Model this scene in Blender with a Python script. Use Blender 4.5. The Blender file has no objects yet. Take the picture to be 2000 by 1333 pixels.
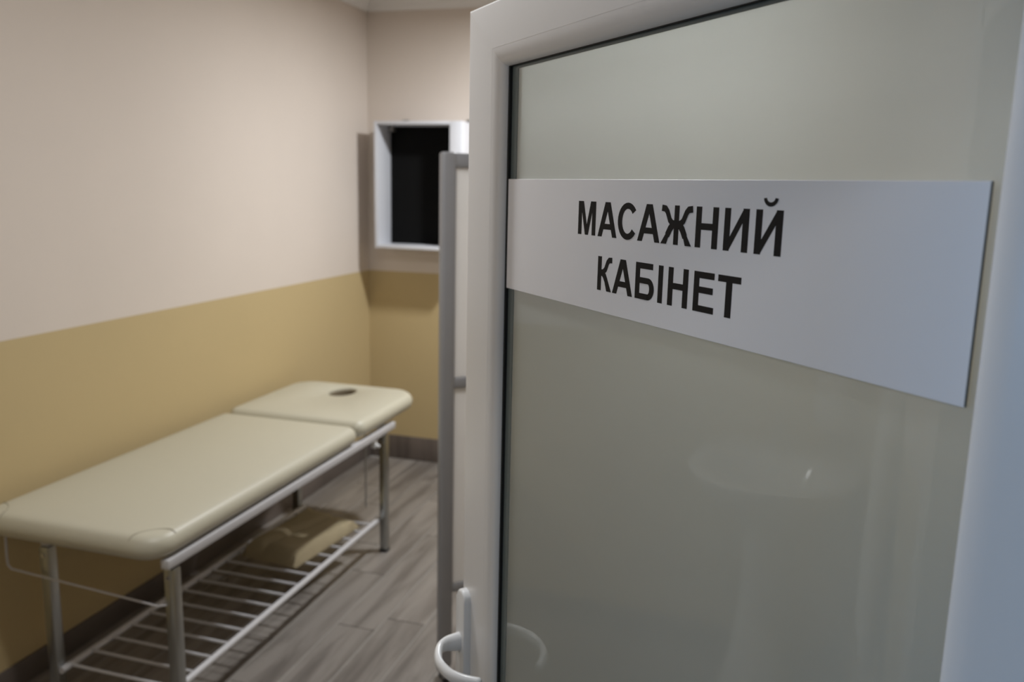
import bpy, bmesh, math, random
from mathutils import Vector, Matrix

random.seed(7)
SC = bpy.context.scene
COL = SC.collection
PI = math.pi

# ------------------------------------------------------------------ camera
cam_d = bpy.data.cameras.new('camera')
cam = bpy.data.objects.new('camera', cam_d)
COL.objects.link(cam)
CAM = Vector((2.3085, 0.0, 1.70))
cr = Vector((0.9573, 0.2884, 0.0215)); cu = Vector((-0.0725, 0.1674, 0.9832)); cf = Vector((-0.28, 0.9428, -0.1811))
cf.normalize(); cr = (cr - cf * cr.dot(cf)).normalized(); cu = cr.cross(cf) * 1.0
M = Matrix(((cr.x, cu.x, -cf.x, CAM.x), (cr.y, cu.y, -cf.y, CAM.y), (cr.z, cu.z, -cf.z, CAM.z), (0, 0, 0, 1)))
cam.matrix_world = M
cam_d.sensor_width = 36.0
cam_d.lens = 1636.36 / 2000 * 36.0
cam_d.clip_start = 0.02
cam_d.dof.use_dof = True
cam_d.dof.focus_distance = 0.86
cam_d.dof.aperture_fstop = 5.6
SC.camera = cam

# ------------------------------------------------------------------ world, exposure, large lights
SC.view_settings.view_transform = 'Standard'
SC.view_settings.look = 'None'
SC.view_settings.exposure = 0.0
SC.view_settings.gamma = 1.0
SC.view_settings.use_curve_mapping = False
w = bpy.data.worlds.new('sky'); SC.world = w; w.use_nodes = True
w.node_tree.nodes['Background'].inputs[0].default_value = (0.55, 0.68, 0.9, 1)
w.node_tree.nodes['Background'].inputs[1].default_value = 1.0


def area_light(name, loc, target, sx, sy, power, color, shape='RECTANGLE'):
    d = bpy.data.lights.new(name, 'AREA'); d.shape = shape
    d.size = sx
    if shape in ('RECTANGLE', 'ELLIPSE'):
        d.size_y = sy
    d.energy = power; d.color = color
    o = bpy.data.objects.new(name, d); COL.objects.link(o)
    o.location = loc
    o.rotation_euler = (Vector(target) - Vector(loc)).to_track_quat('-Z', 'Y').to_euler()
    return o


LAMP = (1.52, 3.78, 2.66)
FILL_LAMP = (1.35, 1.40, 2.66)
FILL_LAMP_W = 14.5
LAMP_W = 46.0
HALL_FILL_W = 5.0
DAY_W = 29.0
# daylight entering through the window at the end of the corridor
area_light('corridor_daylight', (-1.45, -0.45, 1.60), (2.4, 0.0, 1.2), 1.1, 1.3, DAY_W, (0.20, 0.52, 1.0))
area_light('treatment_room_lamp_light', (LAMP[0], LAMP[1], LAMP[2] - 0.015), (LAMP[0], LAMP[1], 0), 0.15, 0.15, LAMP_W,
           (0.955, 0.98, 1.0), 'DISK')
area_light('treatment_room_fill_light', (FILL_LAMP[0], FILL_LAMP[1], FILL_LAMP[2] - 0.015), (FILL_LAMP[0], FILL_LAMP[1], 0), 0.15, 0.15, FILL_LAMP_W,
           (0.955, 0.98, 1.0), 'DISK')  # unseen fill lamp, added to brighten the near wall and door top
area_light('corridor_fill_light', (1.5, -0.6, 2.60), (1.5, -0.6, 0), 0.3, 0.3, HALL_FILL_W, (1.0, 0.95, 0.9), 'DISK')  # unseen corridor fill, added for neutral light on the door

# ------------------------------------------------------------------ materials


def mat(name, color, rough=0.5, metal=0.0, spec=0.5, noise=None, bump=None, coat=0.0):
    """noise=(scale, amount) varies the colour a little, bump=(scale, strength) the relief"""
    m = bpy.data.materials.new(name); m.use_nodes = True
    nt = m.node_tree; b = nt.nodes['Principled BSDF']
    b.inputs['Base Color'].default_value = (*color, 1)
    b.inputs['Roughness'].default_value = rough
    b.inputs['Metallic'].default_value = metal
    b.inputs['Specular IOR Level'].default_value = spec
    b.inputs['Coat Weight'].default_value = coat
    b.inputs['Coat Roughness'].default_value = 0.05
    tc = nt.nodes.new('ShaderNodeTexCoord')
    if noise:
        n = nt.nodes.new('ShaderNodeTexNoise'); n.inputs['Scale'].default_value = noise[0]; n.inputs['Detail'].default_value = 3
        nt.links.new(tc.outputs['Object'], n.inputs['Vector'])
        mx = nt.nodes.new('ShaderNodeMix'); mx.data_type = 'RGBA'
        mx.inputs['A'].default_value = (*[c * (1 - noise[1]) for c in color], 1)
        mx.inputs['B'].default_value = (*[min(1, c * (1 + noise[1])) for c in color], 1)
        nt.links.new(n.outputs['Fac'], mx.inputs['Factor'])
        nt.links.new(mx.outputs['Result'], b.inputs['Base Color'])
    if bump:
        n2 = nt.nodes.new('ShaderNodeTexNoise'); n2.inputs['Scale'].default_value = bump[0]; n2.inputs['Detail'].default_value = 4
        nt.links.new(tc.outputs['Object'], n2.inputs['Vector'])
        bp = nt.nodes.new('ShaderNodeBump'); bp.inputs['Strength'].default_value = bump[1]; bp.inputs['Distance'].default_value = 0.002
        nt.links.new(n2.outputs['Fac'], bp.inputs['Height']); nt.links.new(bp.outputs['Normal'], b.inputs['Normal'])
    return m


CREAM = (0.68, 0.605, 0.54)
YELLOW = (0.53, 0.415, 0.225)


def wall_paint():
    m = bpy.data.materials.new('two_tone_wall_paint'); m.use_nodes = True
    nt = m.node_tree; b = nt.nodes['Principled BSDF']
    b.inputs['Roughness'].default_value = 0.6
    b.inputs['Specular IOR Level'].default_value = 0.2
    g = nt.nodes.new('ShaderNodeNewGeometry'); sp = nt.nodes.new('ShaderNodeSeparateXYZ')
    nt.links.new(g.outputs['Position'], sp.inputs[0])
    gt = nt.nodes.new('ShaderNodeMath'); gt.operation = 'GREATER_THAN'; gt.inputs[1].default_value = 1.18
    nt.links.new(sp.outputs['Z'], gt.inputs[0])
    mx = nt.nodes.new('ShaderNodeMix'); mx.data_type = 'RGBA'
    mx.inputs['A'].default_value = (*YELLOW, 1); mx.inputs['B'].default_value = (*CREAM, 1)
    nt.links.new(gt.outputs[0], mx.inputs['Factor'])
    n = nt.nodes.new('ShaderNodeTexNoise'); n.inputs['Scale'].default_value = 2.0; n.inputs['Detail'].default_value = 5
    nt.links.new(g.outputs['Position'], n.inputs['Vector'])
    hv = nt.nodes.new('ShaderNodeHueSaturation')
    mr = nt.nodes.new('ShaderNodeMapRange'); mr.inputs['To Min'].default_value = 0.96; mr.inputs['To Max'].default_value = 1.04
    nt.links.new(n.outputs['Fac'], mr.inputs['Value']); nt.links.new(mr.outputs[0], hv.inputs['Value'])
    nt.links.new(mx.outputs['Result'], hv.inputs['Color']); nt.links.new(hv.outputs[0], b.inputs['Base Color'])
    n2 = nt.nodes.new('ShaderNodeTexNoise'); n2.inputs['Scale'].default_value = 140
    nt.links.new(g.outputs['Position'], n2.inputs['Vector'])
    bp = nt.nodes.new('ShaderNodeBump'); bp.inputs['Strength'].default_value = 0.15; bp.inputs['Distance'].default_value = 0.002
    nt.links.new(n2.outputs['Fac'], bp.inputs['Height']); nt.links.new(bp.outputs['Normal'], b.inputs['Normal'])
    return m


def plank_mat(name, c1, c2):
    m = bpy.data.materials.new(name); m.use_nodes = True
    nt = m.node_tree; b = nt.nodes['Principled BSDF']
    tc = nt.nodes.new('ShaderNodeTexCoord'); oi = nt.nodes.new('ShaderNodeObjectInfo')
    off = nt.nodes.new('ShaderNodeVectorMath'); off.operation = 'ADD'
    sc = nt.nodes.new('ShaderNodeMath'); sc.operation = 'MULTIPLY'; sc.inputs[1].default_value = 37.0
    nt.links.new(oi.outputs['Random'], sc.inputs[0])
    cb = nt.nodes.new('ShaderNodeCombineXYZ'); nt.links.new(sc.outputs[0], cb.inputs[0]); nt.links.new(sc.outputs[0], cb.inputs[1])
    nt.links.new(tc.outputs['Object'], off.inputs[0]); nt.links.new(cb.outputs[0], off.inputs[1])
    mp = nt.nodes.new('ShaderNodeMapping'); mp.inputs['Scale'].default_value = (14, 1.6, 1)
    nt.links.new(off.outputs[0], mp.inputs['Vector'])
    n = nt.nodes.new('ShaderNodeTexNoise'); n.inputs['Scale'].default_value = 1.0; n.inputs['Detail'].default_value = 7
    n.inputs['Distortion'].default_value = 0.6; n.inputs['Roughness'].default_value = 0.6
    nt.links.new(mp.outputs[0], n.inputs['Vector'])
    rp = nt.nodes.new('ShaderNodeValToRGB')
    rp.color_ramp.elements[0].position = 0.36; rp.color_ramp.elements[0].color = (*c1, 1)
    rp.color_ramp.elements[1].position = 0.58; rp.color_ramp.elements[1].color = (*c2, 1)
    nt.links.new(n.outputs['Fac'], rp.inputs[0])
    hv = nt.nodes.new('ShaderNodeHueSaturation')
    mr = nt.nodes.new('ShaderNodeMapRange'); mr.inputs['To Min'].default_value = 0.86; mr.inputs['To Max'].default_value = 1.1
    nt.links.new(oi.outputs['Random'], mr.inputs['Value']); nt.links.new(mr.outputs[0], hv.inputs['Value'])
    nt.links.new(rp.outputs[0], hv.inputs['Color']); nt.links.new(hv.outputs[0], b.inputs['Base Color'])
    b.inputs['Roughness'].default_value = 0.42
    bp = nt.nodes.new('ShaderNodeBump'); bp.inputs['Strength'].default_value = 0.2; bp.inputs['Distance'].default_value = 0.002
    nt.links.new(n.outputs['Fac'], bp.inputs['Height']); nt.links.new(bp.outputs['Normal'], b.inputs['Normal'])
    return m


def glass_mat():
    """frosted pane of the door: a milky back that lets light through softly, and a polished front"""
    m = bpy.data.materials.new('frosted_glass'); m.use_nodes = True
    nt = m.node_tree; nt.nodes.remove(nt.nodes['Principled BSDF'])
    out = nt.nodes['Material Output']
    n = nt.nodes.new('ShaderNodeTexNoise'); n.inputs['Scale'].default_value = 1.0; n.inputs['Detail'].default_value = 4
    tc = nt.nodes.new('ShaderNodeTexCoord'); mp = nt.nodes.new('ShaderNodeMapping'); mp.inputs['Scale'].default_value = (3, 3, 60)
    nt.links.new(tc.outputs['Object'], mp.inputs[0]); nt.links.new(mp.outputs[0], n.inputs['Vector'])
    mx = nt.nodes.new('ShaderNodeMix'); mx.data_type = 'RGBA'
    mx.inputs['A'].default_value = (0.75, 0.79, 0.745, 1); mx.inputs['B'].default_value = (0.78, 0.82, 0.775, 1)
    nt.links.new(n.outputs['Fac'], mx.inputs['Factor'])
    df = nt.nodes.new('ShaderNodeBsdfDiffuse'); tr = nt.nodes.new('ShaderNodeBsdfRefraction'); gl = nt.nodes.new('ShaderNodeBsdfGlossy')
    gl.inputs['Roughness'].default_value = 0.012; gl.inputs['Color'].default_value = (1, 1, 1, 1)
    nt.links.new(mx.outputs['Result'], df.inputs['Color']); tr.inputs['Color'].default_value = (0.97, 1.0, 0.97, 1)
    m1 = nt.nodes.new('ShaderNodeMixShader'); m1.inputs[0].default_value = 0.62; tr.inputs['Roughness'].default_value = 0.56; tr.inputs['IOR'].default_value = 1.4
    nt.links.new(df.outputs[0], m1.inputs[1]); nt.links.new(tr.outputs[0], m1.inputs[2])
    fr = nt.nodes.new('ShaderNodeFresnel'); fr.inputs['IOR'].default_value = 1.5
    m2 = nt.nodes.new('ShaderNodeMixShader'); nt.links.new(fr.outputs[0], m2.inputs[0])
    nt.links.new(m1.outputs[0], m2.inputs[1]); nt.links.new(gl.outputs[0], m2.inputs[2])
    nt.links.new(m2.outputs[0], out.inputs['Surface'])
    return m


def emit_mat(name, color, s):
    m = bpy.data.materials.new(name); m.use_nodes = True
    b = m.node_tree.nodes['Principled BSDF']
    b.inputs['Base Color'].default_value = (0.8, 0.8, 0.8, 1)
    b.inputs['Emission Color'].default_value = (*color, 1); b.inputs['Emission Strength'].default_value = s
    return m


M_WALL = wall_paint()
M_CEIL = mat('white_ceiling_paint', (0.74, 0.72, 0.70), 0.7, noise=(2, 0.02), bump=(90, 0.1))
M_CORR = mat('corridor_wall_paint', (0.62, 0.60, 0.56), 0.6, noise=(2, 0.03), bump=(120, 0.1))
M_PLANK = plank_mat('wood_look_floor_tile', (0.16, 0.142, 0.128), (0.275, 0.25, 0.228))
M_GROUT = mat('grey_grout', (0.33, 0.31, 0.285), 0.8, noise=(30, 0.1))
M_BASE = plank_mat('wood_look_baseboard_tile', (0.115, 0.095, 0.085), (0.18, 0.15, 0.135))
M_UPVC = mat('white_plastic_door_profile', (0.78, 0.775, 0.77), 0.32, noise=(4, 0.015), bump=(300, 0.02))
M_UPVC2 = mat('white_plastic_handle', (0.78, 0.79, 0.80), 0.25, noise=(20, 0.02))
M_GASKET = mat('black_rubber_gasket', (0.008, 0.009, 0.009), 0.6, noise=(60, 0.2))
M_PANE_SHADE = mat('dark_green_pane_shade', (0.15, 0.18, 0.175), 0.25, noise=(10, 0.1))  # dark tone paints the shade between bead and pane
M_GLASS = glass_mat()
M_SIGN = mat('white_sign_plastic', (0.90, 0.90, 0.925), 0.38, noise=(5, 0.01))
M_EDGE_SHADE = mat('sign_edge_shade', (0.22, 0.24, 0.25), 0.6, noise=(40, 0.1))  # shade on the white plate's side edges, painted as grey
M_INK = mat('black_print', (0.010, 0.009, 0.009), 0.6, spec=0.2, noise=(50, 0.1))
M_VINYL = mat('cream_vinyl', (0.51, 0.485, 0.385), 0.42, noise=(3, 0.02), bump=(260, 0.12))
M_SEAM = mat('seam_thread', (0.30, 0.27, 0.20), 0.7, noise=(80, 0.1))
M_WSTEEL = mat('white_painted_steel', (0.56, 0.555, 0.575), 0.35, noise=(10, 0.03))
M_CHROME = mat('worn_chrome', (0.42, 0.43, 0.42), 0.28, metal=1.0, noise=(20, 0.08))
M_RUBBER = mat('dark_rubber', (0.03, 0.03, 0.03), 0.7, noise=(30, 0.1))
M_ALU = mat('grey_aluminium', (0.32, 0.325, 0.345), 0.4, metal=0.1, noise=(15, 0.04))
M_FABRIC = mat('white_screen_fabric', (0.68, 0.67, 0.66), 0.85, noise=(8, 0.03), bump=(400, 0.15))
nt_ = M_FABRIC.node_tree; tr_ = nt_.nodes.new('ShaderNodeBsdfTranslucent'); tr_.inputs[0].default_value = (0.9, 0.89, 0.88, 1)
mx_ = nt_.nodes.new('ShaderNodeMixShader'); mx_.inputs[0].default_value = 0.6
nt_.links.new(nt_.nodes['Principled BSDF'].outputs[0], mx_.inputs[1]); nt_.links.new(tr_.outputs[0], mx_.inputs[2])
nt_.links.new(mx_.outputs[0], nt_.nodes['Material Output'].inputs['Surface'])
M_WBOX = mat('white_laminate', (0.64, 0.65, 0.69), 0.4, noise=(6, 0.015))
M_BLACK = mat('black_panel', (0.006, 0.006, 0.006), 0.9, spec=0.1, noise=(15, 0.1))
M_HINGE = mat('grey_bracket_metal', (0.35, 0.34, 0.33), 0.4, metal=0.8, noise=(20, 0.1))
M_TOWEL = mat('tan_cloth', (0.36, 0.30, 0.19), 0.9, noise=(25, 0.08), bump=(180, 0.5))
M_CERAM = mat('white_ceramic', (0.80, 0.80, 0.79), 0.12, noise=(4, 0.01), coat=0.5)
M_TAP = mat('chrome_tap', (0.75, 0.75, 0.75), 0.1, metal=1.0, noise=(20, 0.03))
M_TERRY = mat('white_terry', (0.72, 0.71, 0.69), 0.95, noise=(30, 0.05), bump=(200, 0.6))
M_LAMP = emit_mat('lit_lamp_diffuser', (1.0, 0.93, 0.86), 6.0)
M_CLEAR = mat('clear_window_glass', (1, 1, 1), 0.0)
M_CLEAR.node_tree.nodes['Principled BSDF'].inputs['Transmission Weight'].default_value = 1.0

# ------------------------------------------------------------------ helpers


def link(name, bm, m, parent=None, smooth=False):
    me = bpy.data.meshes.new(name)
    bmesh.ops.recalc_face_normals(bm, faces=bm.faces)
    bm.to_mesh(me); bm.free()
    me.materials.append(m)
    if smooth:
        for p in me.polygons:
            p.use_smooth = True
        try:
            me.set_sharp_from_angle(angle=math.radians(40))
        except Exception:
            pass
    o = bpy.data.objects.new(name, me); COL.objects.link(o)
    if parent:
        o.parent = parent
    return o


def box(bm, x0, x1, y0, y1, z0, z1, bevel=0.0, seg=2, mtx=None):
    r = bmesh.ops.create_cube(bm, size=1.0)
    vs = r['verts']
    for v in vs:
        v.co = Vector(((x0 + x1) / 2 + v.co.x * (x1 - x0), (y0 + y1) / 2 + v.co.y * (y1 - y0), (z0 + z1) / 2 + v.co.z * (z1 - z0)))
    if bevel > 0:
        es = list({e for v in vs for e in v.link_edges})
        g = bmesh.ops.bevel(bm, geom=es, offset=bevel, segments=seg, profile=0.5, affect='EDGES')
        vs = list({v for f in g['faces'] for v in f.verts} | {v for v in vs if v.is_valid})
    if mtx:
        for v in vs:
            v.co = mtx @ v.co
    return vs


def boxo(name, m, parent, *a, **k):
    bm = bmesh.new(); box(bm, *a, **k)
    return link(name, bm, m, parent, smooth=k.get('bevel', 0) > 0)


def tube(bm, pts, rad, n=12, closed=False, caps=True, squash=None):
    """round tube along pts; rad is a number or one per point"""
    pts = [Vector(p) for p in pts]
    rads = rad if isinstance(rad, (list, tuple)) else [rad] * len(pts)
    rings = []
    up = None
    for i, p in enumerate(pts):
        if closed:
            t = pts[(i + 1) % len(pts)] - pts[i - 1]
        elif i == 0:
            t = pts[1] - p
        elif i == len(pts) - 1:
            t = p - pts[i - 1]
        else:
            t = pts[i + 1] - pts[i - 1]
        t.normalize()
        if up is None:
            up = Vector((0, 0, 1)) if abs(t.z) < 0.9 else Vector((0, 1, 0))
        a = t.cross(up)
        if a.length < 1e-6:
            a = t.cross(Vector((1, 0, 0)))
        a.normalize(); b = a.cross(t).normalized(); up = b
        sx, sz = squash if squash else (1, 1)
        rings.append([bm.verts.new(p + (a * math.cos(2 * PI * j / n) * sx + b * math.sin(2 * PI * j / n) * sz) * rads[i]) for j in range(n)])
    m = len(rings)
    for i in range(m if closed else m - 1):
        A, B = rings[i], rings[(i + 1) % m]
        for j in range(n):
            bm.faces.new((A[j], A[(j + 1) % n], B[(j + 1) % n], B[j]))
    if caps and not closed:
        bm.faces.new(rings[0][::-1]); bm.faces.new(rings[-1])


def prism(bm, poly, o, ax, ay, depth):
    """extrude the 2-D outline poly (in axes ax, ay at o) by the vector depth"""
    o = Vector(o)
    a = [bm.verts.new(o + ax * x + ay * y) for x, y in poly]
    b = [bm.verts.new(v.co + depth) for v in a]
    bm.faces.new(a); bm.faces.new(b[::-1])
    k = len(a)
    for i in range(k):
        bm.faces.new((a[i], a[(i + 1) % k], b[(i + 1) % k], b[i]))


def lathe(bm, prof, n=32, sx=1.0, sy=1.0, c=(0, 0, 0)):
    rings = []
    for r, z in prof:
        rings.append([bm.verts.new((c[0] + r * sx * math.cos(2 * PI * j / n), c[1] + r * sy * math.sin(2 * PI * j / n), c[2] + z)) for j in range(n)])
    for A, B in zip(rings, rings[1:]):
        for j in range(n):
            bm.faces.new((A[j], A[(j + 1) % n], B[(j + 1) % n], B[j]))
    bm.faces.new(rings[0][::-1]); bm.faces.new(rings[-1])


def empty(name, loc=(0, 0, 0), rz=0.0, label=None, cat=None, group=None):
    o = bpy.data.objects.new(name, None); COL.objects.link(o)
    o.location = loc; o.rotation_euler = (0, 0, rz); o.empty_display_size = 0.1
    tag(o, label, cat, group)
    return o


def tag(o, label=None, cat=None, group=None, kind=None):
    if label: o['label'] = label
    if cat: o['category'] = cat
    if group: o['group'] = group
    if kind: o['kind'] = kind
    return o


def struct(o):
    o['kind'] = 'structure'
    return o


# ------------------------------------------------------------------ room shell
RX1, Y0, Y1, ZC = 3.25, 0.475, 4.661, 2.78
struct(boxo('wall_left', M_WALL, None, -0.1, 0.0, Y0 - 0.125, Y1 + 0.1, 0, ZC))
struct(boxo('wall_back', M_WALL, None, 0.0, RX1, Y1, Y1 + 0.1, 0, ZC))
struct(boxo('wall_right', M_WALL, None, RX1, RX1 + 0.1, Y0 - 0.125, Y1 + 0.1, 0, ZC))
DX0, DX1, DZ = 1.60, 2.575, 1.965
bm = bmesh.new()
box(bm, 0.0, DX0, Y0 - 0.06, Y0, 0, ZC); box(bm, DX1, RX1, Y0 - 0.06, Y0, 0, ZC); box(bm, DX0, DX1, Y0 - 0.06, Y0, DZ, ZC)
struct(link('wall_front', bm, M_WALL))
CX0, CX1, CY0 = -1.6, 4.4, -1.5
bm = bmesh.new()
box(bm, CX0, -0.1, Y0 - 0.125, Y0 - 0.06, 0, ZC)
box(bm, -0.1, DX0, Y0 - 0.125, Y0 - 0.06, 0, ZC); box(bm, DX1, CX1, Y0 - 0.125, Y0 - 0.06, 0, ZC); box(bm, DX0, DX1, Y0 - 0.125, Y0 - 0.06, DZ, ZC)
struct(link('wall_corridor_front', bm, M_CORR))
struct(boxo('wall_corridor_back', M_CORR, None, CX0, CX1, CY0 - 0.1, CY0, 0, ZC))
struct(boxo('wall_corridor_right', M_CORR, None, CX1, CX1 + 0.1, CY0 - 0.1, Y0, 0, ZC))
# corridor end wall with its window
WY0, WY1, WZ0, WZ1 = -1.05, 0.15, 0.90, 2.30
bm = bmesh.new()
box(bm, CX0 - 0.2, CX0, CY0 - 0.1, WY0, 0, ZC); box(bm, CX0 - 0.2, CX0, WY1, Y0, 0, ZC)
box(bm, CX0 - 0.2, CX0, WY0, WY1, 0, WZ0); box(bm, CX0 - 0.2, CX0, WY0, WY1, WZ1, ZC)
struct(link('wall_corridor_left', bm, M_CORR))
wn = struct(empty('window_1', (CX0 - 0.1, (WY0 + WY1) / 2, WZ0)))
bm = bmesh.new()
hw = (WY1 - WY0) / 2; hh = WZ1 - WZ0
for a in ((-hw, -hw + 0.06, 0, hh), (hw - 0.06, hw, 0, hh), (-hw, hw, 0, 0.06), (-hw, hw, hh - 0.06, hh), (-0.03, 0.03, 0, hh)):
    box(bm, -0.03, 0.03, a[0], a[1], a[2], a[3], bevel=0.004)
link('window_frame', bm, M_UPVC, wn)
for s in (-1, 1):
    boxo('pane', M_CLEAR, wn, -0.003, 0.003, min(s * 0.03, s * (hw - 0.06)), max(s * 0.03, s * (hw - 0.06)), 0.06, hh - 0.06)
boxo('window_sill', M_UPVC, wn, 0.03, 0.2, -hw - 0.05, hw + 0.05, -0.03, 0.0, bevel=0.004)

struct(boxo('ceiling', M_CEIL, None, -0.1, RX1 + 0.1, Y0 - 0.06, Y1 + 0.1, ZC, ZC + 0.1))
struct(boxo('ceiling_corridor', M_CEIL, None, CX0 - 0.2, CX1 + 0.1, CY0 - 0.1, Y0 - 0.06, ZC, ZC + 0.1))
struct(boxo('floor_corridor', M_GROUT, None, CX0 - 0.2, CX1 + 0.1, CY0 - 0.1, Y0 - 0.06, -0.1, 0.0))

# white cornice, a stepped cove along the left and back walls
cov = [(0, 0), (0.012, 0), (0.018, 0.008), (0.030, 0.020), (0.046, 0.052), (0.058, 0.066), (0.080, 0.080), (0.080, 0.1), (0, 0.1)]


def cornice(name, p0, along, out):
    bm = bmesh.new()
    prism(bm, cov, p0, Vector(out), Vector((0, 0, 1)), Vector(along))
    return struct(link(name, bm, M_CEIL))


cornice('trim_1', (0, Y0, 2.68), (0, Y1 - Y0, 0), (1, 0, 0))
cornice('trim_2', (0, Y1, 2.68), (RX1, 0, 0), (0, -1, 0))
cornice('trim_3', (RX1, Y0, 2.68), (0, Y1 - Y0, 0), (-1, 0, 0))
cornice('trim_4', (0, Y0, 2.68), (RX1, 0, 0), (0, 1, 0))

# tiled floor: each wood-look tile is a piece of its own
fl = boxo('floor', M_GROUT, None, 0, RX1, Y0 - 0.06, Y1, -0.1, -0.003)
struct(fl)
PW, PL_ = 0.166, 0.90
cache = {}


def tile_mesh(wd, ln):
    k = (round(wd, 3), round(ln, 3))
    if k not in cache:
        bm = bmesh.new(); box(bm, 0, wd, 0, ln, -0.010, 0.0, bevel=0.0012, seg=1)
        bmesh.ops.recalc_face_normals(bm, faces=bm.faces)
        me = bpy.data.meshes.new('floor_tile'); bm.to_mesh(me); bm.free(); me.materials.append(M_PLANK); cache[k] = me
    return cache[k]


i = 0
x = -0.020
offs = [0.30, 0.75, 0.12, 0.58, 0.86, 0.40]
while x < RX1:
    x0 = max(0.002, x + 0.003); x1 = min(RX1 - 0.002, x + PW - 0.003)
    if x1 - x0 > 0.03:
        y = Y0 - 0.06 - offs[i % 6]
        while y < Y1:
            ya = max(Y0 - 0.058, y + 0.002); yb = min(Y1 - 0.002, y + PL_ - 0.002)
            if yb - ya > 0.05:
                t = bpy.data.objects.new('tile', tile_mesh(x1 - x0, yb - ya)); COL.objects.link(t)
                t.location = (x0, ya, 0); t.parent = fl
            y += PL_
    x += PW; i += 1

# baseboards of the same tile
def baseboard(name, x0, x1, y0, y1, z1):
    struct(boxo(name, M_BASE, None, x0, x1, y0, y1, 0.0, z1, bevel=0.002))


baseboard('baseboard_left', 0, 0.010, Y0 + 0.002, Y1 - 0.012, 0.088)
baseboard('baseboard_back', 0.001, RX1 - 0.012, Y1 - 0.011, Y1, 0.150)
baseboard('baseboard_right', RX1 - 0.010, RX1, Y0 + 0.002, Y1 - 0.012, 0.150)

# door lining round the opening
bm = bmesh.new()
for a in ((DX0, DX0 + 0.03, 0, DZ), (DX1 - 0.03, DX1, 0, DZ), (DX0, DX1, DZ - 0.03, DZ)):
    box(bm, a[0], a[1], Y0 - 0.135, Y0 + 0.010, a[2], a[3], bevel=0.003)
for a in ((DX0 - 0.05, DX0, 0, DZ + 0.05), (DX1, DX1 + 0.05, 0, DZ + 0.05), (DX0, DX1, DZ, DZ + 0.05)):
    box(bm, a[0], a[1], Y0, Y0 + 0.012, a[2], a[3], bevel=0.003)
    box(bm, a[0], a[1], Y0 - 0.137, Y0 - 0.125, a[2], a[3], bevel=0.003)
struct(link('trim_5', bm, M_UPVC, smooth=True))

# ------------------------------------------------------------------ ceiling lamps
def ceiling_lamp(x, y, label):
    t = empty('ceiling_lamp', (x, y, ZC), 0, label, 'lamp')
    bm = bmesh.new(); lathe(bm, [(0.095, 0), (0.095, -0.05), (0.088, -0.095), (0.080, -0.098), (0.080, -0.09)], 32)
    link('housing', bm, M_WSTEEL, t, True)
    bm = bmesh.new(); lathe(bm, [(0.079, -0.092), (0.079, -0.103), (0.06, -0.106)], 32)
    link('diffuser', bm, M_LAMP, t, True)


ceiling_lamp(LAMP[0], LAMP[1], 'round ceiling lamp lighting the room with the massage table')
ceiling_lamp(FILL_LAMP[0], FILL_LAMP[1], 'added round ceiling fill lamp near the doorway above the wash basin side')  # housing for the added near fill light
ceiling_lamp(1.5, -0.6, 'added round ceiling fill lamp in the corridor outside the glazed door')  # housing for the added corridor fill light

# ------------------------------------------------------------------ the glazed door (structure)
DW = 0.885
door = struct(empty('door_1', (1.9062, 1.12, 0.0), math.atan2(-0.7286, 0.6849)))
# in the door's own axes: x runs from latch edge to hinge, -y faces the corridor, z is up
ZT, ZB = 1.931, 0.015
FW, BW = 0.0745, 0.023      # flat face of the profile, glazing bead
RT = 0.066                   # flat face of the top rail
XL, XR = 0.0, DW
gl0, gl1 = FW + BW, 0.769   # glass sight lines
gz1 = 1.8505; gz0 = 0.12


# frame member as a mitred strip: outer rect -> inner rect following a profile
outer = (XL, XR, ZB, ZT)
inner = (gl0, gl1, gz0, gz1)
fl_l, fl_r, fl_b, fl_t = FW, XR - (XR - gl1) * 0.78, gz0 - BW, gz1 + BW


def rect_at(a):
    """a: 0 outer edge, 1 end of the flat face, 2 sight line"""
    if a <= 1:
        return tuple(o + (f - o) * a for o, f in zip(outer, (fl_l, fl_r, fl_b, fl_t)))
    return tuple(f + (n - f) * (a - 1) for f, n in zip((fl_l, fl_r, fl_b, fl_t), inner))


# sign: profile y is measured out of the visible face, so negative = recessed; local -y is outwards


def door_piece(name, side, lo, hi, m):
    bm = bmesh.new()
    sel = prof[lo:hi]
    A = []; B = []
    for a, d in sel:
        x0, x1, z0, z1 = rect_at(min(a, 2.0))
        dd = -min(d, 0.0) if d <= 0 else 0.003
        c = {'left': ((x0, z1), (x0, z0)), 'right': ((x1, z0), (x1, z1)), 'top': ((x1, z1), (x0, z1)), 'bottom': ((x0, z0), (x1, z0))}[side]
        A.append(bm.verts.new((c[0][0], dd, c[0][1]))); B.append(bm.verts.new((c[1][0], dd, c[1][1])))
    k = len(A)
    for j in range(k):
        bm.faces.new((A[j], A[(j + 1) % k], B[(j + 1) % k], B[j]))
    bm.faces.new(A[::-1]); bm.faces.new(B)
    return link(name, bm, m, door, True)


prof_face = [(0, -0.055), (0, -0.003), (0.012, -0.0012), (0.035, -0.0002), (0.06, 0.0), (1.0, 0.0), (1.0, -0.055)]
prof_bead = [(1.0, -0.030), (1.0, -0.0001), (1.12, -0.0002), (1.25, -0.0005), (1.40, -0.0011), (1.55, -0.0020), (1.70, -0.0034), (1.83, -0.0054), (1.93, -0.0080),
             (2.0, -0.0120), (2.0, -0.030)]
for side, nm in (('left', 'stile'), ('right', 'stile'), ('top', 'rail'), ('bottom', 'rail')):
    prof = prof_face; door_piece(nm, side, 0, None, M_UPVC)
    prof = prof_bead; door_piece('glazing_bead', side, 0, None, M_UPVC)

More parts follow.
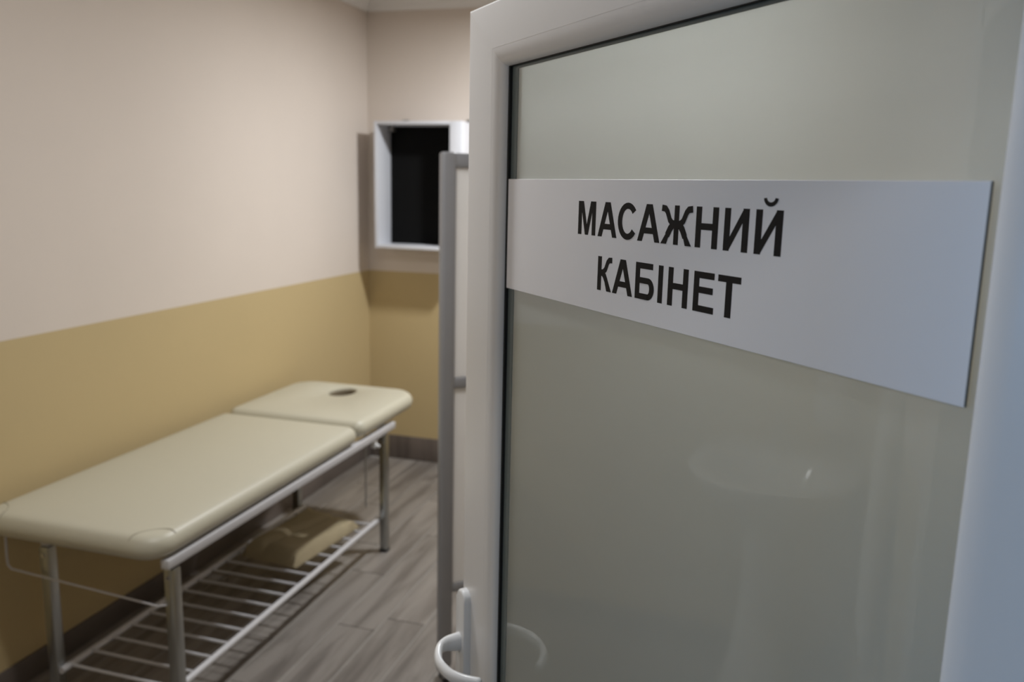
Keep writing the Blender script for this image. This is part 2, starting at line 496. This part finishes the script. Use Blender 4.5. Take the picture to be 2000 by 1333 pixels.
GY = 0.0175   # depth of the glass face behind the door face
boxo('glass_pane', M_GLASS, door, gl0 - 0.008, gl1 + 0.008, GY, GY + 0.008, gz0 - 0.008, gz1 + 0.008)
# black gasket lips just inside each bead and dark strips painting the shade on the pane edge
bm = bmesh.new()
g = 0.0035
for a in ((gl0 - 0.004, gl0 + g, gz0, gz1), (gl1 - 0.001, gl1 + 0.004, gz0, gz1), (gl0, gl1, gz1 - g * 0.25, gz1 + 0.004), (gl0, gl1, gz0 - 0.004, gz0 + g)):
    box(bm, a[0], a[1], 0.0128, GY + 0.001, a[2], a[3])
link('gasket', bm, M_GASKET, door)
bm = bmesh.new()
for a in ((gl0, gl0 + 0.019, gz0, gz1), (gl0 + 0.019, gl1, gz1 - 0.0045, gz1), (gl0, gl1, gz0, gz0 + 0.012)):
    box(bm, a[0], a[1], GY - 0.0006, GY + 0.002, a[2], a[3])
link('pane_edge_shade', bm, M_PANE_SHADE, door)

# handle: backplate with a rounded top and an arched lever
hd = bpy.data.objects.new('door_handle', None); COL.objects.link(hd); hd.parent = door
bm = bmesh.new()
pl = []
px0, px1, pz0, pz1 = 0.001, 0.031, 0.86, 1.103
rr = 0.015
for k in range(13):
    t = PI * k / 12
    pl.append(((px0 + px1) / 2 + rr * math.cos(t), pz1 - rr + rr * math.sin(t)))
for k in range(13):
    t = PI + PI * k / 12
    pl.append(((px0 + px1) / 2 + rr * math.cos(t), pz0 + rr + rr * math.sin(t)))
prism(bm, pl, (0, 0, 0), Vector((1, 0, 0)), Vector((0, 0, 1)), Vector((0, -0.011, 0)))
top = [f for f in bm.faces if all(v.co.y < -0.01 for v in f.verts)]
es = [e for f in top for e in f.edges]
bmesh.ops.bevel(bm, geom=es, offset=0.004, segments=3, profile=0.5, affect='EDGES')
plate = link('backplate', bm, M_UPVC2, hd, True)
bm = bmesh.new()
LZ = 1.018
ctrl = [(0.014, 0.004), (0.0135, 0.018), (0.013, 0.032), (0.020, 0.0445), (0.036, 0.054), (0.055, 0.060), (0.075, 0.060), (0.093, 0.0565), (0.110, 0.047), (0.124, 0.034), (0.130, 0.026)]
# smooth the control points (Catmull-Rom)
sm = []
for k in range(len(ctrl) - 1):
    p0 = Vector(ctrl[max(k - 1, 0)]); p1 = Vector(ctrl[k]); p2 = Vector(ctrl[k + 1]); p3 = Vector(ctrl[min(k + 2, len(ctrl) - 1)])
    for u_ in range(4):
        t = u_ / 4
        sm.append(0.5 * ((2 * p1) + (p2 - p0) * t + (2 * p0 - 5 * p1 + 4 * p2 - p3) * t * t + (3 * p1 - p0 - 3 * p2 + p3) * t ** 3))
sm.append(Vector(ctrl[-1]))
nn = len(sm)
rads = [0.0135 - 0.0052 * min(1, max(0, (k / nn - 0.06) / 0.24)) for k in range(nn)]
rads[-1] *= 0.5; rads[-2] *= 0.85
tube(bm, [(p.x, -p.y, LZ) for p in sm], rads, 16, squash=(0.72, 1.12))
link('lever', bm, M_UPVC2, hd, True)
# hinges on the hinge edge
for hz in (0.25, 1.70):
    bm = bmesh.new(); tube(bm, [(XR + 0.010, 0.065, hz - 0.05), (XR + 0.010, 0.065, hz + 0.05)], 0.009, 14)
    box(bm, XR - 0.04, XR + 0.008, 0.0552, 0.060, hz - 0.045, hz + 0.045, bevel=0.001)
    link('hinge', bm, M_UPVC2, door, True)

# ------------------------------------------------------------------ the sign on the glass
sign = empty('door_sign', (1.9062, 1.12, 0.0), math.atan2(-0.7286, 0.6849),
             'white rectangular plastic sign with black Cyrillic lettering on the frosted glass door', 'sign')
SX0, SX1, SZ0, SZ1 = 0.1012, 0.7600, 1.5684, 1.7098
SF, SB = 0.0137, 0.0167      # front and back of the plate (depth behind the door face)
bm = bmesh.new(); box(bm, SX0, SX1, SF, SB, SZ0, SZ1, bevel=0.0003, seg=1)
plate = link('sign_plate', bm, M_SIGN, sign)
plate.data.materials.append(M_EDGE_SHADE)
for p in plate.data.polygons:
    if abs(p.normal.x) > 0.9:
        p.material_index = 1

H_ = 0.0364


def offset_line(pts, t, caps=None):
    """outline of a polyline drawn with pen width t (mitred); both ends cut square or by caps"""
    L = []; R_ = []
    for k, p in enumerate(pts):
        p = Vector(p)
        d0 = (p - Vector(pts[k - 1])).normalized() if k > 0 else None
        d1 = (Vector(pts[k + 1]) - p).normalized() if k < len(pts) - 1 else None
        if d0 is None: d0 = d1
        if d1 is None: d1 = d0
        tn = (d0 + d1).normalized(); nrm = Vector((-tn.y, tn.x)); c = max(0.4, nrm.dot(Vector((-d1.y, d1.x))))
        L.append(p + nrm * t / 2 / c); R_.append(p - nrm * t / 2 / c)
    return [[tuple(L[k]), tuple(L[k + 1]), tuple(R_[k + 1]), tuple(R_[k])] for k in range(len(L) - 1)]


def R4(x0, x1, z0, z1): return [(x0, z0), (x1, z0), (x1, z1), (x0, z1)]


def slant(x0, x1, z0, z1, t): return [(x0, z0), (x0 + t, z0), (x1 + t, z1), (x1, z1)]


ST = 0.0077    # stem
BT = 0.0059    # bar


def arc_ring(cx, cz, rx, rz, tx, tz, a0, a1, n=22):
    o = [(cx + rx * math.cos(a0 + (a1 - a0) * k / n), cz + rz * math.sin(a0 + (a1 - a0) * k / n)) for k in range(n + 1)]
    i_ = [(cx + (rx - tx) * math.cos(a1 + (a0 - a1) * k / n), cz + (rz - tz) * math.sin(a1 + (a0 - a1) * k / n)) for k in range(n + 1)]
    i_.reverse()
    return [[o[k], o[k + 1], i_[k + 1], i_[k]] for k in range(n)]


def g_M(w):
    s = ST * 0.98
    return [R4(0, s, 0, H_), R4(w - s, w, 0, H_), [(s * 0.55, H_), (s * 1.42, H_), (w / 2 + s * 0.43, 0), (w / 2 - s * 0.43, 0)],
            [(w - s * 1.42, H_), (w - s * 0.55, H_), (w / 2 + s * 0.43, 0), (w / 2 - s * 0.43, 0)]]


def g_A(w):
    s = ST * 1.06; t = s * 0.60
    return [[(0, 0), (s, 0), (w / 2 + t * 0.72, H_), (w / 2 - t, H_)], [(w - s, 0), (w, 0), (w / 2 + t, H_), (w / 2 - t * 0.72, H_)],
            R4(w * 0.22, w * 0.78, H_ * 0.215, H_ * 0.215 + BT)]


def g_C(w):
    return arc_ring(w * 0.53, H_ / 2, w * 0.53, H_ * 0.515, ST * 1.0, BT * 1.05, math.radians(38), math.radians(322))


def g_ZH(w):
    c = w / 2; t = ST * 0.88
    out = [R4(c - ST * 0.47, c + ST * 0.47, 0, H_)]
    for s in (-1, 1):
        up = [(c, H_ * .525), (c + s * w * .14, H_ * .545), (c + s * w * .22, H_ * .62), (c + s * w * .31, H_ * .83), (c + s * w * .375, H_ * .905), (c + s * w * .5, H_ * .925)]
        dn = [(c, H_ * .53), (c + s * w * .12, H_ * .50), (c + s * w * .20, H_ * .40), (c + s * w * .42, 0.0)]
        out += offset_line(up, BT * 1.02) + offset_line(dn[:-1] + [(c + s * w * .29, H_ * .22)], BT * 1.2)
        out.append([(c + s * (w * .5 - ST * 1.15), 0), (c + s * w * .5, 0), (c + s * w * .335, H_ * .27), (c + s * w * .215, H_ * .27)])
    return out


def g_H(w):
    return [R4(0, ST, 0, H_), R4(w - ST, w, 0, H_), R4(ST, w - ST, H_ * 0.44, H_ * 0.44 + BT)]


def g_I(w):
    return [R4(0, ST, 0, H_), R4(w - ST, w, 0, H_), [(ST * 0.9, 0.0), (ST * 0.9, H_ * 0.30), (w - ST * 0.9, H_), (w - ST * 0.9, H_ * 0.70)]]


def g_J(w):
    return g_I(w) + arc_ring(w / 2 + 0.0005, H_ * 1.275, 0.0083, 0.0075, 0.0034, 0.0034, math.radians(188), math.radians(352), 16)


def g_K(w):
    up = [(ST * 0.6, H_ * .53), (w * .42, H_ * .555), (w * .56, H_ * .64), (w * .70, H_ * .85), (w * .80, H_ * .915), (w, H_ * .925)]
    return [R4(0, ST * .98, 0, H_), [(w - ST * 1.2, 0), (w, 0), (w * .66, H_ * .42), (w * .46, H_ * .36)]] + offset_line(up, BT) + offset_line([(w * .2, H_ * .53), (w * .38, H_ * .51), (w * .50, H_ * .44), (w * .60, H_ * .33)], BT * 1.1)


def g_B(w):
    r = H_ * .30
    ring = arc_ring(w - r * 0.95, H_ * .30, r * 0.95, r, ST, BT, -PI / 2, PI / 2, 16)
    ring += [R4(ST, w - r * 0.95, 0, BT), R4(ST, w - r * 0.95, H_ * .60 - BT, H_ * .60)]
    return [R4(0, ST, 0, H_), R4(ST, w * .91, H_ - BT, H_)] + ring


def g_i(w): return [R4(0, w, 0, H_)]


def g_E(w):
    return [R4(0, ST, 0, H_), R4(ST, w * .975, H_ - BT, H_), R4(ST, w * .93, H_ * .47, H_ * .47 + BT), R4(ST, w, 0, BT)]


def g_T(w):
    return [R4(w / 2 - ST * .53, w / 2 + ST * .53, 0, H_ - BT), R4(0, w, H_ - BT, H_)]


L1 = 1.6499; L2 = 1.5924
letters = [(g_M, .2798, .3160, L1), (g_A, .3208, .3574, L1), (g_C, .3590, .3925, L1), (g_A, .3946, .4317, L1), (g_ZH, .4334, .4796, L1), (g_H, .4847, .5151, L1),
           (g_I, .5228, .5533, L1), (g_J, .5609, .5916, L1),
           (g_K, .3240, .3516, L2), (g_A, .3535, .3904, L2), (g_B, .3949, .4268, L2), (g_i, .4331, .4406, L2), (g_H, .4487, .4789, L2), (g_E, .4869, .5156, L2),
           (g_T, .5197, .5490, L2)]
for fn, a, b, zb in letters:
    bm = bmesh.new()
    for q, poly in enumerate(fn(b - a)):
        prism(bm, poly, (a, SF, zb), Vector((1, 0, 0)), Vector((0, 0, 1)), Vector((0, -0.0001 - 0.00001 * q, 0)))
    link('letter', bm, M_INK, sign)

# ------------------------------------------------------------------ massage table
mt = empty('massage_table', (0, 0, 0), 0, 'cream vinyl massage table with chrome legs along the left wall', 'massage table')


def outline(x0, x1, y0, y1, radii, n=10):
    """rounded rectangle; radii for corners (x1,y0),(x1,y1),(x0,y1),(x0,y0)"""
    pts = []
    for (cx, cy, sx, sy, a0), r in zip(((x1, y0, -1, 1, -PI / 2), (x1, y1, -1, -1, 0), (x0, y1, 1, -1, PI / 2), (x0, y0, 1, 1, PI)), radii):
        for k in range(n + 1):
            a = a0 + PI / 2 * k / n
            pts.append((cx + sx * r + r * math.cos(a), cy + sy * r + r * math.sin(a)))
    res = []
    for k, p in enumerate(pts):
        q = pts[(k + 1) % len(pts)]
        res.append(p)
        d = math.hypot(q[0] - p[0], q[1] - p[1]); m_ = int(d / 0.05)
        for j in range(1, m_):
            res.append((p[0] + (q[0] - p[0]) * j / m_, p[1] + (q[1] - p[1]) * j / m_))
    return res


def inset(pts, d):
    out = []; n = len(pts)
    for k in range(n):
        a = Vector(pts[k - 1]); b = Vector(pts[(k + 1) % n]); t = (b - a)
        t.normalize(); out.append((pts[k][0] - t.y * d, pts[k][1] + t.x * d))
    return out


def cushion(name, x0, x1, y0, y1, z0, z1, radii, hole=None):
    h = (z1 - z0) / 2; zc = (z0 + z1) / 2
    base = outline(x0, x1, y0, y1, radii)
    bm = bmesh.new(); rings = []
    K = 10
    for k in range(K + 1):
        a = -PI / 2 + PI * k / K
        ins = h * 0.95 * (1 - math.cos(a)); z = zc + h * math.sin(a)
        rings.append([bm.verts.new((p[0], p[1], z)) for p in inset(base, ins)])
    if not hole:
        # gentle crown towards the middle
        for d, dz in ((h * 1.6, 0.0022), (h * 3.0, 0.0035)):
            mxx, myy = (x0 + x1) / 2, (y0 + y1) / 2
            kx = 1 - 2 * d / (x1 - x0); ky = 1 - 2 * d / (y1 - y0)
            rings.append([bm.verts.new((mxx + (p[0] - mxx) * kx, myy + (p[1] - myy) * ky, z1 + dz)) for p in base])
        bm.faces.new(rings[-1]); bm.faces.new(rings[0][::-1])
        seq = rings
    else:
        hx, hy, ha, hb = hole; n = len(base)
        def hring(s, z):
            o = []
            for p in base:
                a = math.atan2((p[1] - hy) / hb, (p[0] - hx) / ha)
                o.append(bm.verts.new((hx + ha * s * math.cos(a), hy + hb * s * math.sin(a), z)))
            return o
        seq = rings + [hring(1.08, z1), hring(1.02, z1 - 0.003), hring(1.0, z1 - 0.010), hring(1.0, z0)]
        n = len(base)
        A, B = seq[-1], seq[0]
        for j in range(n):
            bm.faces.new((A[j], A[(j + 1) % n], B[(j + 1) % n], B[j]))
    n = len(base)
    for A, B in zip(seq, seq[1:]):
        for j in range(n):
            bm.faces.new((A[j], A[(j + 1) % n], B[(j + 1) % n], B[j]))
    return link(name, bm, M_VINYL, mt, True)


CZ0, CZ1 = 0.6115, 0.688
MX0, MX1 = 0.050, 0.722
main = cushion('main_cushion', MX0, MX1, 1.845, 3.105, CZ0, CZ1, (0.085, 0.05, 0.045, 0.085))
cushion('head_cushion', MX0, MX1, 3.118, 3.765, CZ0 + 0.008, CZ1 + 0.008, (0.045, 0.13, 0.13, 0.045), hole=(0.385, 3.585, 0.062, 0.085))
# stitched corner seams on the foot end
def cushion_z(x, y, x0, x1, y0, r):
    """height of the main cushion's surface near its foot end"""
    h = (CZ1 - CZ0) / 2; q = h * 0.95
    xx = max(x, x0 + x1 - x)
    d = r - math.hypot(xx - (x1 - r), (y0 + r) - y) if xx > x1 - r and y < y0 + r else min(x1 - xx, y - y0)
    return CZ1 if d >= q else (CZ0 + CZ1) / 2 + h * math.sin(math.acos(max(0, min(1, 1 - max(d, 0) / q))))


for s_ in (1, -1):
    bm = bmesh.new(); pts = []
    bx = MX1 if s_ > 0 else MX0
    for k in range(25):
        a = PI * (0.53 + 0.44 * k / 24)
        x_ = bx + s_ * 0.10 * math.cos(a); y_ = 1.845 + 0.10 * math.sin(a)
        pts.append((x_, y_, cushion_z(x_, y_, MX0, MX1, 1.845, 0.085) + 0.0008))
    tube(bm, pts, 0.0014, 6)
    link('corner_seam', bm, M_SEAM, main, True)
# brown ring added to paint the shade inside the breathing hole
bm = bmesh.new()
ro = [bm.verts.new((0.385 + 0.0612 * math.cos(2 * PI * k / 36), 3.585 + 0.0842 * math.sin(2 * PI * k / 36), CZ1 - 0.004)) for k in range(36)]
ri = [bm.verts.new((0.385 + 0.058 * math.cos(2 * PI * k / 36), 3.585 + 0.081 * math.sin(2 * PI * k / 36), CZ1 - 0.006)) for k in range(36)]
rl = [bm.verts.new((v.co.x, v.co.y, CZ0 + 0.004)) for v in ri]
rm = [bm.verts.new((v.co.x, v.co.y, CZ0 + 0.004)) for v in ro]
for A, B in ((ro, ri), (ri, rl), (rl, rm), (rm, ro)):
    for k in range(36):
        bm.faces.new((A[k], A[(k + 1) % 36], B[(k + 1) % 36], B[k]))
link('hole_shade', bm, mat('brown_hole_shade', (0.19, 0.15, 0.095), 0.9, noise=(30, 0.1)), bpy.data.objects['head_cushion'], True)
# plywood underside carrying the cushions
boxo('support_board', M_WBOX, mt, 0.12, 0.69, 1.95, 3.09, 0.598, 0.612)
# head-end support that fills the joint between the cushions
# frame
LX0, LX1, LY0, LY1 = 0.24, 0.70, 1.935, 3.385
boxo('side_rail', M_WSTEEL, mt, LX1 - 0.012, LX1 + 0.018, 1.900, 3.475, 0.578, 0.6085, bevel=0.004)
boxo('side_rail', M_WSTEEL, mt, LX0 - 0.018, LX0 + 0.012, 1.925, 3.475, 0.571, 0.5975, bevel=0.004)
for y in (2.04, 3.44):
    boxo('end_rail', M_WSTEEL, mt, LX0 + 0.012, LX1 - 0.012, y, y + 0.03, 0.573, 0.5975, bevel=0.004)


def make_leg():
    bm = bmesh.new(); box(bm, -0.0175, 0.0175, -0.0175, 0.0175, 0.012, 0.571, bevel=0.004)
    lg = link('leg', bm, M_CHROME, mt, True)
    bm = bmesh.new(); box(bm, -0.019, 0.019, -0.019, 0.019, 0.0, 0.014, bevel=0.003)
    link('foot_cap', bm, M_RUBBER, lg)
    bm = bmesh.new(); tube(bm, [(0.0005, -0.017, 0.545), (0.0005, -0.0225, 0.545)], 0.006, 12)
    link('bolt', bm, M_TAP, lg)
    return lg


leg = make_leg(); leg.location = (LX1, LY0, 0)
for lx, ly in ((LX0, LY0), (LX1, LY1), (LX0, LY1)):
    c = leg.copy(); COL.objects.link(c); c.location = (lx, ly, 0)
    for ch in leg.children:
        d = ch.copy(); COL.objects.link(d); d.parent = c

# shelf: two long tubes and the row of rods between them
SZ = 0.155
for sx in (LX1 - 0.026, LX0 + 0.026):
    bm = bmesh.new(); tube(bm, [(sx, LY0 - 0.012, SZ), (sx, LY1 + 0.01, SZ)], 0.0115, 14)
    link('shelf_rail', bm, M_WSTEEL, mt, True)
bm = bmesh.new(); tube(bm, [(LX0 + 0.03, 0, 0), (LX1 - 0.03, 0, 0)], 0.0055, 10)
rod = link('shelf_rod', bm, M_WSTEEL, mt, True)
ys = [3.127 + 0.0898 * k for k in range(2, -14, -1)]
rod.location = (0, ys[0], SZ + 0.001)
for y in ys[1:]:
    c = rod.copy(); COL.objects.link(c); c.location = (0, y, SZ + 0.001)
# wire bar at the foot end and rod at the head end
bm = bmesh.new(); tube(bm, [(0.113, 1.902, 0.60), (0.113, 1.90, 0.53), (0.115, 1.90, 0.502), (0.128, 1.90, 0.4905), (0.2, 1.90, 0.486), (0.45, 1.90, 0.472), (0.672, 1.90, 0.459), (0.69, 1.915, 0.458)], 0.0032, 8)
link('wire_bar', bm, M_WSTEEL, mt, True)
bm = bmesh.new(); tube(bm, [(0.588, 3.42, 0.60), (0.588, 3.42, 0.19)], 0.0045, 8)
link('wire_bar', bm, M_CHROME, mt, True)
bm = bmesh.new(); box(bm, 0.690, 0.712, 3.27, 3.29, 0.535, 0.575, bevel=0.004); tube(bm, [(0.701, 3.28, 0.550), (0.728, 3.28, 0.546)], 0.007, 10)
link('clamp_knob', bm, M_UPVC2, mt, True)

# folded cover lying on the shelf
bm = bmesh.new()
NX, NY = 22, 26
gx0, gx1, gy0, gy1 = 0.345, 0.615, 2.80, 3.26


def pad_h(u, v):
    e = min(u, 1 - u, v, 1 - v)
    edge = min(1, e / 0.09); edge = math.sin(edge * PI / 2) ** 0.7
    return 0.052 * edge + 0.010 * math.sin(3.2 * u + 2.0 * v) * edge + 0.004 * math.sin(11 * u - 5 * v) * edge - 0.014 * math.exp(-((u - 0.35 - 0.25 * v) / 0.05) ** 2) * edge


top = [[bm.verts.new((gx0 + (gx1 - gx0) * a / NX, gy0 + (gy1 - gy0) * b / NY, 0.163 + 0.004 + pad_h(a / NX, b / NY))) for b in range(NY + 1)] for a in range(NX + 1)]
bot = [[bm.verts.new((gx0 + (gx1 - gx0) * a / NX, gy0 + (gy1 - gy0) * b / NY, 0.163)) for b in range(NY + 1)] for a in range(NX + 1)]
for a in range(NX):
    for b in range(NY):
        bm.faces.new((top[a][b], top[a + 1][b], top[a + 1][b + 1], top[a][b + 1]))
        bm.faces.new((bot[a][b + 1], bot[a + 1][b + 1], bot[a + 1][b], bot[a][b]))
for a in range(NX):
    bm.faces.new((top[a + 1][0], top[a][0], bot[a][0], bot[a + 1][0])); bm.faces.new((top[a][NY], top[a + 1][NY], bot[a + 1][NY], bot[a][NY]))
for b in range(NY):
    bm.faces.new((top[0][b], top[0][b + 1], bot[0][b + 1], bot[0][b])); bm.faces.new((top[NX][b + 1], top[NX][b], bot[NX][b], bot[NX][b + 1]))
cx_, cy_ = (gx0 + gx1) / 2, (gy0 + gy1) / 2
for v in bm.verts:
    v.co = Vector((v.co.x - cx_, v.co.y - cy_, v.co.z))
cov_o = link('folded_cover', bm, M_TOWEL, None, True)
cov_o.location = (cx_, cy_, 0); cov_o.rotation_euler = (0, 0, math.radians(-6))
tag(cov_o, 'folded tan cloth cover lying on the wire shelf under the massage table', 'cloth')

# ------------------------------------------------------------------ privacy screen
scr = empty('privacy_screen', (1.345, 2.50, 0), 0, 'grey framed white folding privacy screen standing behind the glazed door', 'screen')


def screen_panel(x0, y0, ang, wd, name='screen_panel'):
    m4 = Matrix.Translation((x0, y0, 0)) @ Matrix.Rotation(ang, 4, 'Z')
    fr = bpy.data.objects.new(name, None); COL.objects.link(fr); fr.parent = scr; fr.matrix_local = m4
    r = 0.024
    for xx in (0, wd):
        bm = bmesh.new(); box(bm, xx - r, xx + r, -0.018, 0.018, 0.05, 1.803, bevel=0.009, seg=3)
        link('post', bm, M_ALU, fr, True)
        bm = bmesh.new(); box(bm, xx - 0.018, xx + 0.018, -0.035, 0.035, 0.02, 0.05, bevel=0.006)
        link('foot', bm, M_ALU, fr, True)
        for yy in (-0.018, 0.018):
            bm = bmesh.new(); tube(bm, [(xx, yy, 0.0), (xx, yy, 0.021)], 0.013, 12)
            link('foot_pad', bm, M_RUBBER, fr, True)
    for z0, z1 in ((1.757, 1.800), (1.046, 1.080), (0.325, 0.355)):
        bm = bmesh.new(); box(bm, r - 0.006, wd - r + 0.006, -0.015, 0.015, z0, z1, bevel=0.006)
        link('crossbar', bm, M_ALU, fr, True)
    for z0, z1 in ((1.080, 1.757), (0.355, 1.046)):
        boxo('fabric_panel', M_FABRIC, fr, r - 0.004, wd - r + 0.004, -0.003, 0.003, z0, z1)


screen_panel(0, 0, math.radians(43), 0.62)
ex, ey = 0.67 * math.cos(math.radians(43)), 0.67 * math.sin(math.radians(43))
screen_panel(ex + 0.05, ey - 0.01, math.radians(12), 0.62)

# ------------------------------------------------------------------ open wall cabinet at the back
cab = empty('wall_cabinet', (0.140, Y1, 1.334), 0, 'open white wall cabinet with a black back near the room corner', 'cabinet')
CW, CH, CD, CT = 0.53, 0.716, 0.205, 0.018
boxo('side_panel', M_WBOX, cab, 0, CT, -CD, -0.001, 0, CH, bevel=0.001)
boxo('side_panel', M_WBOX, cab, CW - 0.07, CW, -CD, -0.001, 0, CH, bevel=0.001)
boxo('top_panel', M_WBOX, cab, CT, CW - 0.07, -CD, -0.001, CH - CT, CH, bevel=0.001)
boxo('bottom_panel', M_WBOX, cab, CT, CW - 0.07, -CD, -0.001, 0, CT, bevel=0.001)
boxo('back_panel', M_BLACK, cab, CT, CW - 0.07, -0.018, -0.001, CT, CH - CT)
for hx in (0.11, 0.51):
    bm = bmesh.new(); box(bm, hx - 0.02, hx + 0.02, -0.012, -0.001, CH, CH + 0.022, bevel=0.002)
    link('hanging_bracket', bm, M_HINGE, cab)
bm = bmesh.new(); box(bm, CT, CT + 0.035, -0.06, -0.02, CH - CT - 0.03, CH - CT, bevel=0.003)
link('corner_bracket', bm, M_HINGE, cab)

# ------------------------------------------------------------------ wash corner (mirrored faintly in the door glass)
sk = empty('wash_basin', (0.0, 0.765, 0), 0, 'white ceramic pedestal wash basin mirrored faintly in the frosted door glass', 'sink')
bm = bmesh.new()
n = 40


def bring(rx, ry, z, cx=0.285):
    o = []
    for j in range(n):
        a = 2 * PI * j / n
        x_ = cx + rx * math.copysign(abs(math.cos(a)) ** 0.85, math.cos(a)); y_ = ry * math.copysign(abs(math.sin(a)) ** 0.85, math.sin(a))
        o.append(bm.verts.new((max(0.002, x_), y_, z)))
    return o


rs = [bring(0.09, 0.08, 0.62, 0.22), bring(0.19, 0.17, 0.68, 0.24), bring(0.27, 0.24, 0.77, 0.28), bring(0.285, 0.262, 0.81), bring(0.288, 0.265, 0.828), bring(0.28, 0.257, 0.834),
      bring(0.20, 0.205, 0.830, 0.33), bring(0.19, 0.195, 0.80, 0.33), bring(0.15, 0.15, 0.73, 0.33), bring(0.06, 0.06, 0.70, 0.33)]
for A, B in zip(rs, rs[1:]):
    for j in range(n):
        bm.faces.new((A[j], A[(j + 1) % n], B[(j + 1) % n], B[j]))
bm.faces.new(rs[0][::-1]); bm.faces.new(rs[-1])
link('bowl', bm, M_CERAM, sk, True)
bm = bmesh.new(); lathe(bm, [(0.13, 0), (0.125, 0.02), (0.095, 0.15), (0.08, 0.35), (0.085, 0.55), (0.10, 0.64)], 28, 0.9, 1.0, (0.20, 0, 0))
link('pedestal', bm, M_CERAM, sk, True)
bm = bmesh.new()
tube(bm, [(0.075, 0, 0.832), (0.075, 0, 0.895), (0.095, 0, 0.92), (0.15, 0, 0.925), (0.195, 0, 0.915), (0.20, 0, 0.895)], [0.022, 0.020, 0.018, 0.014, 0.013, 0.012], 14)
tp = link('tap', bm, M_TAP, sk, True)
bm = bmesh.new(); tube(bm, [(0.078, 0, 0.915), (0.075, 0, 0.945), (0.13, 0, 0.975)], [0.014, 0.012, 0.006], 12)
link('tap_lever', bm, M_TAP, tp, True)

ds = empty('soap_dispenser', (0.0, 0.60, 0.90), 0, 'white wall soap dispenser above the wash basin', 'dispenser')
bm = bmesh.new(); box(bm, 0.001, 0.09, -0.05, 0.05, 0.03, 0.20, bevel=0.022, seg=4); link('body', bm, M_WBOX, ds, True)
bm = bmesh.new(); box(bm, 0.02, 0.085, -0.03, 0.03, 0.0, 0.035, bevel=0.008); link('push_bar', bm, M_CERAM, ds, True)

tw = empty('hand_towel', (1.05, Y0, 0), 0, 'white hand towel hanging on the inner front wall beside the wash basin', 'towel')
bm = bmesh.new()
TN = 24
fr_ = []; bk_ = []
for k in range(TN + 1):
    u_ = k / TN
    row_f = []; row_b = []
    for j in range(15):
        v_ = j / 14
        wd_ = 0.05 + 0.10 * (1 - (1 - v_) ** 1.6) if v_ < 1 else 0.15
        x_ = (u_ - 0.5) * 2 * wd_
        yy = 0.030 + 0.010 * math.sin(u_ * 19 + v_ * 2)
        z_ = 1.28 - 0.62 * v_
        row_f.append(bm.verts.new((x_, yy + 0.006, z_))); row_b.append(bm.verts.new((x_, yy - 0.006, z_)))
    fr_.append(row_f); bk_.append(row_b)
for k in range(TN):
    for j in range(14):
        bm.faces.new((fr_[k][j], fr_[k][j + 1], fr_[k + 1][j + 1], fr_[k + 1][j])); bm.faces.new((bk_[k + 1][j], bk_[k + 1][j + 1], bk_[k][j + 1], bk_[k][j]))
    bm.faces.new((fr_[k][0], fr_[k + 1][0], bk_[k + 1][0], bk_[k][0])); bm.faces.new((fr_[k + 1][14], fr_[k][14], bk_[k][14], bk_[k + 1][14]))
for j in range(14):
    bm.faces.new((fr_[0][j + 1], fr_[0][j], bk_[0][j], bk_[0][j + 1])); bm.faces.new((fr_[TN][j], fr_[TN][j + 1], bk_[TN][j + 1], bk_[TN][j]))
link('cloth', bm, M_TERRY, tw, True)
bm = bmesh.new(); tube(bm, [(0, 0.0, 1.265), (0, 0.03, 1.262), (0, 0.045, 1.275)], 0.006, 10); link('hook', bm, M_TAP, tw, True)
